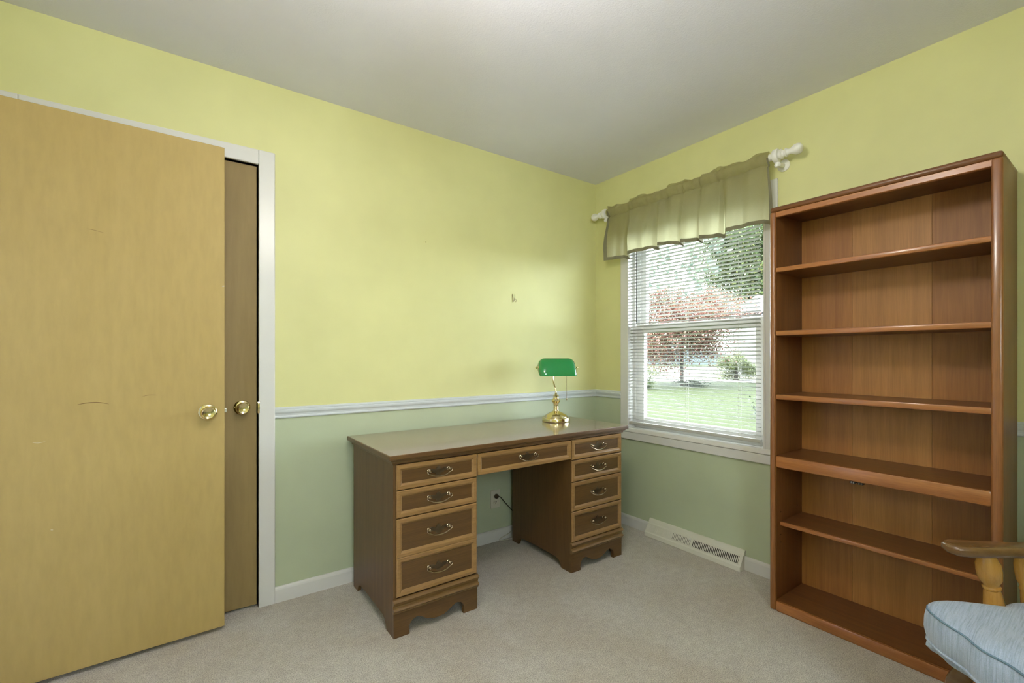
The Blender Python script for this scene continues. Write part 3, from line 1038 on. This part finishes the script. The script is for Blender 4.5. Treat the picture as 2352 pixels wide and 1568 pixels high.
# ------------------------------------------------------------------ bookcase
KX0, KX1, KY0, KY1, KZ = -0.297, -0.014, -2.128, -1.387, 1.845
case = thing('bookcase', 'tall open brown wooden bookcase with rounded edges against the wall', 'bookcase', ((KX0 + KX1) / 2, (KY0 + KY1) / 2, 0))
T = 0.025
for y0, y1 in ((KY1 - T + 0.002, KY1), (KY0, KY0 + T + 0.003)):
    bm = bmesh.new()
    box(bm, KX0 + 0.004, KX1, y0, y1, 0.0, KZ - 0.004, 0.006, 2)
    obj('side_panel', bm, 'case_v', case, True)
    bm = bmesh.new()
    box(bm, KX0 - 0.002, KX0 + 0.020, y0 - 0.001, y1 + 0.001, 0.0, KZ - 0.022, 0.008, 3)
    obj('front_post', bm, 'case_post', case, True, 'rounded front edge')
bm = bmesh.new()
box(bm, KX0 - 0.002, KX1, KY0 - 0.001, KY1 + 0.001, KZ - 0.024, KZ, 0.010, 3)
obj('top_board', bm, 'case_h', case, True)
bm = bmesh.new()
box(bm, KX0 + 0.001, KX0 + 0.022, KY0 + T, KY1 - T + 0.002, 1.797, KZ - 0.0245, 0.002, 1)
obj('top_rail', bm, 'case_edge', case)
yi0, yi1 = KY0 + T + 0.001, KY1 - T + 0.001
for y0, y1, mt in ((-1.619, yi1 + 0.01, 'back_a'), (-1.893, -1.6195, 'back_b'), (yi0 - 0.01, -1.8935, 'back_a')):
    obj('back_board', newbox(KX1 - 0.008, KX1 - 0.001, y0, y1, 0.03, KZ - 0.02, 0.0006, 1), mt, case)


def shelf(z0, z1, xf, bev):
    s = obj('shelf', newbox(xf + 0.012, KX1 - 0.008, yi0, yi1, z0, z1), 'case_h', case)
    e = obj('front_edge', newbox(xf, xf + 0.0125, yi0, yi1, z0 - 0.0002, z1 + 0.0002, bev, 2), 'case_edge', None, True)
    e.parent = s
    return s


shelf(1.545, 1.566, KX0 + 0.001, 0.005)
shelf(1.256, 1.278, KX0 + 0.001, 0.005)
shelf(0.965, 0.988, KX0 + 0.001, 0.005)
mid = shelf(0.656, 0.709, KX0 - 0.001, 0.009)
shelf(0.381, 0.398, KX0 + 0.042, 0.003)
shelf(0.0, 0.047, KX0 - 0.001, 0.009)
for yy in (-1.706, -1.733):
    bm = bmesh.new()
    box(bm, KX0 + 0.004, KX0 + 0.032, yy - 0.009, yy + 0.009, 0.646, 0.656, 0.001, 1)
    c_ = obj('door_catch', bm, 'dark', case)
    bm = bmesh.new()
    for s in (-1, 1):
        box(bm, KX0 + 0.0025, KX0 + 0.006, yy + s * 0.0035 - 0.0011, yy + s * 0.0035 + 0.0011, 0.647, 0.654)
    p = obj('catch_plate', bm, 'steel', None); p.parent = c_
bm = bmesh.new()
for zz in (0.30, 0.335, 0.44):
    for xx in (KX0 + 0.055, KX1 - 0.06):
        lathe(bm, [(0.0032, 0), (0.0032, 0.0007)], (xx, KY1 - T + 0.0018, zz), (0, -1, 0), 8)
obj('pin_hole', bm, 'dark', case)['kind'] = 'stuff'

# ------------------------------------------------------------------ floor register
t = thing('baseboard_register', 'cream metal baseboard heat register under the window', 'register', (-0.03, -0.81, 0))
REG = [(-0.012, 0), (-0.062, 0.0), (-0.064, 0.004), (-0.062, 0.026), (-0.055, 0.032), (-0.026, 0.078), (-0.020, 0.080), (-0.010, 0.103), (0, 0.104), (0, 0.074), (-0.012, 0.074)]
ya, yb = -1.122, -0.494
bm = bmesh.new()
prism(bm, REG, 1, ya, yb)
obj('body', bm, 'register', t)
sl = Vector((-0.026 + 0.055, 0, 0.078 - 0.032)); ln = sl.length; sl.normalize()
nn = Vector((-sl.z, 0, sl.x))


def regp(s, y, h):
    p = Vector((-0.055, y, 0.032)) + sl * s + nn * h
    return p


def slab_on_slope(bm, s0, s1, y0, y1, h0, h1):
    vs_ = [bm.verts.new(regp(s, y, h)) for h in (h0, h1) for y in (y0, y1) for s in (s0, s1)]
    for q in ((0, 1, 3, 2), (4, 6, 7, 5), (0, 4, 5, 1), (1, 5, 7, 3), (3, 7, 6, 2), (2, 6, 4, 0)):
        bm.faces.new([vs_[i] for i in q])


bm = bmesh.new()
slab_on_slope(bm, 0.006, ln - 0.006, ya + 0.018, -0.822, 0.0002, 0.0012)
slab_on_slope(bm, 0.008, ln - 0.008, -0.812, -0.685, 0.0002, 0.0008)
obj('opening', bm, 'dark', t)
bm = bmesh.new()
y = ya + 0.02
n_ = 0
while y < -0.515:
    if not (-0.824 < y < -0.810):
        slab_on_slope(bm, 0.006, ln - 0.006, y, y + (0.0045 if y < -0.82 else 0.0062), 0.0005, 0.0030)
    y += 0.0098
slab_on_slope(bm, 0.003, 0.007, ya + 0.012, -0.505, 0.0, 0.003)
slab_on_slope(bm, ln - 0.007, ln - 0.003, ya + 0.012, -0.505, 0.0, 0.003)
slab_on_slope(bm, 0.003, ln - 0.003, -0.823, -0.811, 0.0, 0.003)
slab_on_slope(bm, 0.003, ln - 0.003, ya + 0.010, ya + 0.017, 0.0, 0.003)
obj('grille', bm, 'register', t)
bm = bmesh.new(); slab_on_slope(bm, ln - 0.016, ln - 0.006, -0.812, -0.803, 0.002, 0.010)
obj('damper_lever', bm, 'trim', t)

# ------------------------------------------------------------------ rocking chair with blue cushion
K0 = Vector((-0.822, -2.028, 0))
cr = Vector((0.621, 0.784, 0))         # sitter's right
cb = Vector((0.784, -0.621, 0))        # towards the back
UZ = Vector((0, 0, 1))


def ch(a, b, z):
    return K0 + cr * a + cb * b + UZ * z


chair = thing('rocking_chair', 'golden oak rocking chair with turned arm posts beside the bookcase', 'rocking chair', ch(-0.27, 0.25, 0))
SPIN = [(0.0, .55), (0.06, .75), (0.12, .95), (0.2, 1.0), (0.30, .92), (0.36, .62), (0.38, .60), (0.395, .72), (0.41, .72), (0.425, .60), (0.45, .66), (0.60, .82), (0.8, 1.0), (0.92, .95), (1.0, .8)]


def spindle(p_top, p_bot, r, name, mat='oak'):
    bm = bmesh.new()
    d = p_bot - p_top
    lathe(bm, [(r * k, d.length * s) for s, k in SPIN], p_top, d, 20)
    return obj(name, bm, mat, chair, True)


def xbar(name, pts, r, mat='oak'):
    bm = bmesh.new()
    tube(bm, smooth_path(pts, 6), r, 12)
    return obj(name, bm, mat, chair, True)


def chair_slab(name, outline, z0, z1, mat, bev=0.006):
    bm = bmesh.new()
    A = [bm.verts.new(ch(a, b, z0)) for a, b in outline]
    B = [bm.verts.new(ch(a, b, z1)) for a, b in outline]
    n = len(outline)
    fs = [bm.faces.new(A[::-1]), bm.faces.new(B)]
    for i in range(n):
        fs.append(bm.faces.new((A[i], A[(i + 1) % n], B[(i + 1) % n], B[i])))
    bmesh.ops.recalc_face_normals(bm, faces=fs)
    es = list(set(fs[0].edges) | set(fs[1].edges))
    bmesh.ops.bevel(bm, geom=es, offset=bev, segments=3, profile=0.5, affect='EDGES')
    return obj(name, bm, mat, chair, True)


CWD = 0.54                              # seat width
for side in (0, 1):
    def A_(a):
        return a if side == 0 else -CWD - a
    out = [(A_(0.022), 0.62), (A_(0.024), 0.40), (A_(0.018), 0.25), (A_(0.024), 0.15), (A_(0.030), 0.105), (A_(0.018), 0.082), (A_(-0.010), 0.074), (A_(-0.036), 0.084), (A_(-0.046), 0.12), (A_(-0.044), 0.17), (A_(-0.040), 0.27), (A_(-0.038), 0.45), (A_(-0.036), 0.62)]
    chair_slab('armrest', out, 0.612, 0.640, 'oak_dark', 0.010)
    spindle(ch(A_(-0.002), 0.186, 0.612), ch(A_(0.010), 0.232, 0.372), 0.028, 'arm_post')
    for b in (0.275, 0.36, 0.445):
        spindle(ch(A_(0.0), b, 0.612), ch(A_(0.0), b + 0.035, 0.372), 0.0155, 'arm_spindle')
    spindle(ch(A_(-0.055), 0.11, 0.345), ch(A_(0.075), 0.045, 0.055), 0.023, 'leg', 'oak_dark')
    spindle(ch(A_(-0.055), 0.46, 0.345), ch(A_(0.070), 0.53, 0.055), 0.023, 'leg', 'oak_dark')
    pts = [ch(A_(0.073), -0.16 + 0.95 * k / 8, 0.022 + 0.30 * ((k / 8) - 0.45) ** 2) for k in range(9)]
    xbar('rocker', pts, 0.021, 'oak')
    xbar('stretcher', [ch(A_(0.033), 0.068, 0.155), ch(A_(0.041), 0.3, 0.155), ch(A_(0.030), 0.505, 0.155)], 0.012)
xbar('stretcher', [ch(0.060, 0.082, 0.185), ch(-CWD / 2, 0.082, 0.185), ch(-CWD - 0.06, 0.082, 0.185)], [0.013] * 13)
chair_slab('seat', [(-0.012, 0.075), (0.035, 0.22), (0.02, 0.54), (-CWD - 0.02, 0.54), (-CWD - 0.035, 0.22), (-CWD + 0.012, 0.075), (-CWD / 2, 0.06)], 0.338, 0.374, 'oak', 0.012)
for a in (-0.01, -CWD + 0.01):
    xbar('back_post', [ch(a, 0.50, 0.36), ch(a, 0.56, 0.64), ch(a, 0.64, 0.86), ch(a, 0.72, 1.06)], [0.018] * 19)
for k in range(5):
    a = -0.09 - k * 0.09
    xbar('back_spindle', [ch(a, 0.51, 0.36), ch(a, 0.60, 0.68), ch(a, 0.71, 1.02)], [0.009] * 13)
bm = bmesh.new()
rows = []
for i in range(13):
    s = i / 12
    a = 0.03 - s * (CWD + 0.06)
    top = 1.09 + 0.05 * math.sin(PI * s)
    bow = 0.03 * math.sin(PI * s)
    rows.append([ch(a, 0.685 + bow, 0.98), ch(a, 0.725 + bow, top), ch(a, 0.750 + bow, top), ch(a, 0.712 + bow, 0.98)])
vv = grid(bm, rows, True)
bm.faces.new(vv[0]); bm.faces.new(vv[-1][::-1])
bmesh.ops.recalc_face_normals(bm, faces=bm.faces)
obj('crest_rail', bm, 'oak', chair, True)

# cushion: boxed seat cushion with welted edges, lying on the seat
cush = thing('seat_cushion', 'pale blue corded box cushion on the rocking chair seat', 'cushion', ch(-0.26, 0.25, 0.375))
CW_, CD_ = 0.50, 0.50


def sq(t_, n=5.0):
    """rounded square outline, t in 0..1"""
    an = 2 * PI * t_
    c, s = math.cos(an), math.sin(an)
    f = (abs(c) ** n + abs(s) ** n) ** (-1 / n)
    return c * f, s * f


NT = 96
ZT, ZB = 0.472, 0.388


def cpt(t_, k, z):
    c, s = sq(t_, 9)
    wav = 0.004 * math.sin(2 * PI * t_ * 9 + 1) + 0.003 * math.sin(2 * PI * t_ * 17)
    return ch(-0.26 + c * k * (CW_ / 2 + wav), 0.235 + s * k * (CD_ / 2 + wav), z)


bm = bmesh.new()
rows = []
for k, z in ((0.0, ZT + 0.012), (0.25, ZT + 0.013), (0.5, ZT + 0.014), (0.68, ZT + 0.016), (0.82, ZT + 0.016), (0.91, ZT + 0.012), (0.965, ZT + 0.005), (0.992, ZT - 0.001)):
    rows.append([cpt(i / NT, max(k, 0.001), z + 0.004 * math.sin(i * 0.52) * k * k + 0.003 * math.sin(i * 0.21 + 9 * k)) for i in range(NT)])
for k, z in ((1.008, ZT - 0.012), (1.020, ZT - 0.032), (1.022, ZT - 0.052), (1.012, ZT - 0.072), (0.995, ZB)):
    rows.append([cpt(i / NT, k, z + 0.002 * math.sin(i * 0.9)) for i in range(NT)])
for k, z in ((0.95, ZB - 0.006), (0.85, ZB - 0.010), (0.6, ZB - 0.012), (0.001, ZB - 0.012)):
    rows.append([cpt(i / NT, k, z) for i in range(NT)])
grid(bm, rows, True)
bmesh.ops.recalc_face_normals(bm, faces=bm.faces)
obj('cover', bm, 'cushion', cush, True)
for k, z, rr, mt in ((0.999, ZT - 0.003, 0.0026, 'welt'), (1.000, ZB - 0.001, 0.0036, 'cushion')):
    bm = bmesh.new()
    pts = [cpt(i / NT, k, z + 0.0012 * math.sin(i * 0.5)) for i in range(NT + 1)]
    tube(bm, pts, rr, 8, False)
    obj('welt', bm, mt, cush, True)
bm = bmesh.new()          # loose underside flap at the front edge
rows = []
for i in range(25):
    a = -0.035 - 0.42 * i / 24
    rows.append([ch(a, 0.000, 0.388), ch(a, -0.004 + 0.004 * math.sin(i), 0.372), ch(a, 0.012 + 0.004 * math.sin(i * 1.3), 0.356), ch(a, 0.05, 0.376)])
vv = grid(bm, rows, True)
bm.faces.new(vv[0]); bm.faces.new(vv[-1][::-1])
bmesh.ops.recalc_face_normals(bm, faces=bm.faces)
obj('flap', bm, 'cushion', cush, True)

# ------------------------------------------------------------------ outdoors
GZ0 = -0.40
struct('ground', newbox(TH + 0.02, 160, -60, 120, GZ0 - 0.3, GZ0), 'lawn', 'wide green lawn outside the window')
fw2 = Vector((0.83, 0.5576, 0))          # direction of the view through the window
sd2 = Vector((0.5576, -0.83, 0))


def strip(bm, d0, d1, z, half=120):
    """a band of ground crossing the view between two distances along the view"""
    o_ = Vector((-2.5, -2.41, 0))
    pts = [o_ + fw2 * d0 - sd2 * half, o_ + fw2 * d0 + sd2 * half, o_ + fw2 * d1 + sd2 * half, o_ + fw2 * d1 - sd2 * half]
    lo = [bm.verts.new((p.x, p.y, GZ0 - 0.05)) for p in pts]
    hi = [bm.verts.new((p.x, p.y, z)) for p in pts]
    bm.faces.new(lo[::-1]); bm.faces.new(hi)
    for i in range(4):
        bm.faces.new((lo[i], lo[(i + 1) % 4], hi[(i + 1) % 4], hi[i]))
    bmesh.ops.recalc_face_normals(bm, faces=bm.faces)


bm = bmesh.new(); strip(bm, 31, 35.5, GZ0 + 0.015)
struct('road', bm, 'road', 'pale road crossing beyond the lawn')
bm = bmesh.new(); strip(bm, 37, 75, GZ0 + 0.01)
struct('field', bm, 'field', 'dry yellow field beyond the road')
bm = bmesh.new()
rows = []
for i in range(61):
    s = -100 + 200 * i / 60
    p = Vector((-2.5, -2.41, 0)) + fw2 * 105 + sd2 * s
    h = 3.4 + 0.9 * math.sin(i * 0.7) + 0.6 * math.sin(i * 1.9 + 1)
    rows.append([p + UZ * GZ0, p + UZ * (h * 0.7), p + fw2 * 3 + UZ * h, p + fw2 * 8 + UZ * (h * 0.6), p + fw2 * 9 + UZ * GZ0])
grid(bm, rows)
bmesh.ops.recalc_face_normals(bm, faces=bm.faces)
tag(obj('treeline', bm, 'farhill', None, True), 'hazy blue green treeline far beyond the field', 'treeline', kind='stuff')


def leaves(bm, cen, rad, n, size, rng, clumps=14, shape=None, squash=0.75):
    cl = []
    while len(cl) < clumps:
        p = Vector((rng.uniform(-1, 1), rng.uniform(-1, 1), rng.uniform(-1, 1)))
        if p.length <= 1:
            cl.append((p * 0.78, rng.uniform(0.22, 0.46)))
    for i in range(n):
        c0, r0 = cl[i % clumps]
        while True:
            q = Vector((rng.gauss(0, .5), rng.gauss(0, .5), rng.gauss(0, .5)))
            if q.length < 1.2:
                break
        p = c0 + q * r0
        if shape:
            p = shape(p)
        w = Vector((cen[0] + p.x * rad[0], cen[1] + p.y * rad[1], cen[2] + p.z * rad[2]))
        d = Vector((rng.uniform(-1, 1), rng.uniform(-1, 1), rng.uniform(-0.9, 0.4))).normalized()
        u, v2 = frame_of(d)
        s = size * rng.uniform(0.7, 1.3)
        a, b, c_, e = w, w + d * s * 0.5 + u * s * 0.34, w + d * s, w + d * s * 0.5 - u * s * 0.34
        bm.faces.new([bm.verts.new(x) for x in (a, b, c_, e)])


def branchy(base, h, r, rng, spread=1.6, n=6, fork=0.45):
    """trunk and limbs in one bark mesh"""
    bm = bmesh.new()
    base = Vector(base)
    top = base + UZ * h * 0.75
    tube(bm, [base, base + UZ * h * 0.2 + Vector((0.03, 0.02, 0)), base + UZ * h * fork, top], [r * 1.25, r, r * 0.8, r * 0.2], 10)
    for k in range(n):
        an = 2 * PI * k / n + rng.uniform(-.3, .3)
        s = base + UZ * h * (fork * 0.75 + 0.25 * k / n)
        e = s + Vector((math.cos(an) * spread, math.sin(an) * spread, h * 0.28))
        mdl = (s + e) / 2 + UZ * (-0.1 * h * 0.28)
        tube(bm, smooth_path([s, mdl, e], 3), [r * .42, r * .36, r * .30, r * .24, r * .18, r * .12, r * .06], 6)
    return bm


def tree(name, label, base, h, r, crown_c, crown_r, n, size, mat, seed, clumps=16, spread=1.6, group=None, fork=0.45, shape=None):
    rng = random.Random(seed)
    t_ = thing(name, label, 'tree', base, group)
    obj('trunk', branchy(base, h, r, rng, spread, 6, fork), 'bark', t_, True)
    bm = bmesh.new()
    leaves(bm, crown_c, crown_r, n, size, rng, clumps, shape)
    o_ = obj('foliage', bm, mat, t_)
    o_['kind'] = 'stuff'
    return t_


tree('maple_tree', 'copper red leaved maple tree with a thin trunk on the lawn', (19.8, 12.65, GZ0), 5.4, 0.085,
     (19.8, 12.65, 3.05), (3.7, 3.7, 2.65), 70000, 0.115, 'leaf_red', 3, 60, 2.3)
tree('shade_tree', 'tall green shade tree rising behind the white house', (49.5, 24.4, GZ0), 16.0, 0.40,
     (49.5, 24.4, 12.4), (6.2, 6.2, 8.0), 52000, 0.33, 'leaf_green', 5, 60, 4.0)
tree('roadside_tree', 'yellow green conical shrub tree by the far road', (27.6, 13.8, GZ0), 2.2, 0.10,
     (27.6, 13.8, 0.60), (1.45, 1.45, 1.25), 15000, 0.075, 'leaf_lime', 9, 22, 0.6)
# near overhanging branch, leaves hanging into the top of the window view
rng = random.Random(21)
t = thing('overhanging_tree', 'large green tree near the house with leafy twigs drooping across the sky', 'tree', (6.4, 8.2, GZ0))
bm = bmesh.new()
tube(bm, [(6.4, 8.2, GZ0), (6.35, 8.1, 2.0), (6.3, 7.9, 4.6)], [0.19, 0.16, 0.12], 10)
tube(bm, smooth_path([(6.3, 7.9, 4.4), (6.2, 6.4, 4.6), (6.3, 4.6, 4.1), (6.4, 2.6, 4.3)], 5), [0.07] * 10 + [0.04] * 6, 8)
obj('trunk', bm, 'bark', t, True)
bm = bmesh.new()
tw = bmesh.new()


def twig(p0, p1, n, size):
    p0, p1 = Vector(p0), Vector(p1)
    tube(tw, [p0, (p0 + p1) / 2 + UZ * 0.04, p1], 0.006, 5)
    for i in range(n):
        c0 = p0.lerp(p1, rng.uniform(0.1, 1)) + Vector((rng.gauss(0, .10), rng.gauss(0, .12), rng.gauss(-0.05, .10)))
        d = Vector((rng.uniform(-.5, .5), rng.uniform(-1, 1), -0.8 + rng.uniform(-.3, .5))).normalized()
        u = d.cross(Vector((1, 0.3, 0))).normalized()
        s = size * rng.uniform(.7, 1.25)
        pts_ = [c0, c0 + d * s * .25 + u * s * .5, c0 + d * s * .45 + u * s * .22, c0 + d * s * .75 + u * s * .42, c0 + d * s * .7 + u * s * .12, c0 + d * s * 1.1,
                c0 + d * s * .7 - u * s * .12, c0 + d * s * .75 - u * s * .42, c0 + d * s * .45 - u * s * .22, c0 + d * s * .25 - u * s * .5]
        bm.faces.new([bm.verts.new(p) for p in pts_])


for (ya_, za_, yb_, zb_, n_, s_) in ((5.7, 3.95, 5.55, 2.55, 46, .12), (5.3, 3.7, 4.75, 2.75, 52, .12), (4.9, 3.75, 4.2, 2.95, 46, .12), (4.2, 3.7, 3.7, 2.95, 26, .12), (3.4, 4.0, 3.15, 2.65, 44, .13), (2.9, 4.1, 2.75, 3.0, 46, .13)):
    twig((6.3, ya_, za_), (6.3, yb_, zb_), n_, s_)
obj('foliage', bm, 'leaf_near', t)['kind'] = 'stuff'
obj('twigs', tw, 'bark', t)['kind'] = 'stuff'


def shrub(name, label, cen, rad, n, size, mat, seed):
    rng_ = random.Random(seed)
    t_ = thing(name, label, 'shrub', (cen[0], cen[1], GZ0))
    bm_ = bmesh.new()
    for k in range(7):
        an = 2 * PI * k / 7
        tube(bm_, [(cen[0], cen[1], GZ0), (cen[0] + math.cos(an) * rad[0] * .6, cen[1] + math.sin(an) * rad[1] * .6, cen[2] + rad[2] * .4)], [0.02, 0.006], 6)
    obj('stem', bm_, 'bark', t_)
    bm_ = bmesh.new()
    leaves(bm_, cen, rad, n, size, rng_, 14)
    obj('foliage', bm_, mat, t_)['kind'] = 'stuff'
    return t_


shrub('garden_shrub', 'rounded green shrub at the left edge of the lawn', (16.2, 12.3, 0.10), (0.95, 0.95, 0.62), 9000, 0.05, 'leaf_green', 31)
shrub('low_shrub', 'low grey green planting around the maple trunk', (19.6, 11.9, -0.22), (1.6, 1.0, 0.26), 4500, 0.05, 'leaf_dark', 33)
shrub('yard_bush', 'dark wispy bush on the near lawn beside the window edge', (9.6, 3.3, 0.0), (0.42, 0.42, 0.5), 420, 0.08, 'leaf_dark', 35)

# neighbour's white house
hs = thing('neighbour_house', 'white sided neighbouring house with a pale gable roof', 'house', (36.0, 16.0, GZ0))
ax_ = Vector((0.5576, -0.83, 0)); ay_ = Vector((0.83, 0.5576, 0))


def hp(a, b, z):
    return Vector((32.9, 16.9, 0)) + ax_ * a + ay_ * b + UZ * z


def hbox(a0, a1, b0, b1, z0, z1):
    bm_ = bmesh.new()
    vs_ = [bm_.verts.new(hp(a, b, z)) for z in (z0, z1) for b in (b0, b1) for a in (a0, a1)]
    for q in ((0, 2, 3, 1), (4, 5, 7, 6), (0, 1, 5, 4), (1, 3, 7, 5), (3, 2, 6, 7), (2, 0, 4, 6)):
        bm_.faces.new([vs_[i] for i in q])
    bmesh.ops.recalc_face_normals(bm_, faces=bm_.faces)
    return bm_


obj('wall', hbox(0, 11, 0, 7, GZ0, 4.7), 'siding', hs)
bm = bmesh.new()
e_ = [hp(-0.5, -0.5, 4.6), hp(11.5, -0.5, 4.6), hp(11.5, 7.5, 4.6), hp(-0.5, 7.5, 4.6)]
rg = [hp(2.2, 3.5, 6.4), hp(8.8, 3.5, 6.4)]
v_ = [bm.verts.new(p) for p in e_ + rg]
for q in ((0, 1, 5, 4), (1, 2, 5), (2, 3, 4, 5), (3, 0, 4), (3, 2, 1, 0)):
    bm.faces.new([v_[k] for k in q])
bmesh.ops.recalc_face_normals(bm, faces=bm.faces)
obj('roof', bm, 'shingle', hs)
for a in (1.6, 4.2, 6.8):
    f = obj('window', hbox(a, a + 1.1, -0.05, 0.0, 0.8, 2.1), 'siding', hs)
    g = obj('pane', hbox(a + .08, a + 1.02, -0.06, -0.04, 0.88, 2.02), 'farhill', None)
    g.parent = f

# scuffs on the open door
scuff([(0.315, 0.985), (0.34, 0.990), (0.372, 0.990), (0.402, 0.982)], 0.0016, 'scuff_dark')
scuff([(0.50, 1.005), (0.52, 1.010), (0.545, 1.008)], 0.0010, 'scuff_dark')
scuff([(0.245, 0.545), (0.252, 0.543)], 0.0014, 'scuff_pale')
scuff([(0.20, 0.86), (0.215, 0.857), (0.232, 0.860)], 0.0008, 'scuff_pale')
scuff([(0.762, 1.457), (0.7705, 1.46)], 0.0026, 'scuff_pale')
scuff([(0.34, 1.63), (0.36, 1.628), (0.39, 1.622)], 0.0008, 'scuff_dark')

# parent inverse bookkeeping is done; drop the helper property
for o in bpy.data.objects:
    if '_base' in o:
        del o['_base']
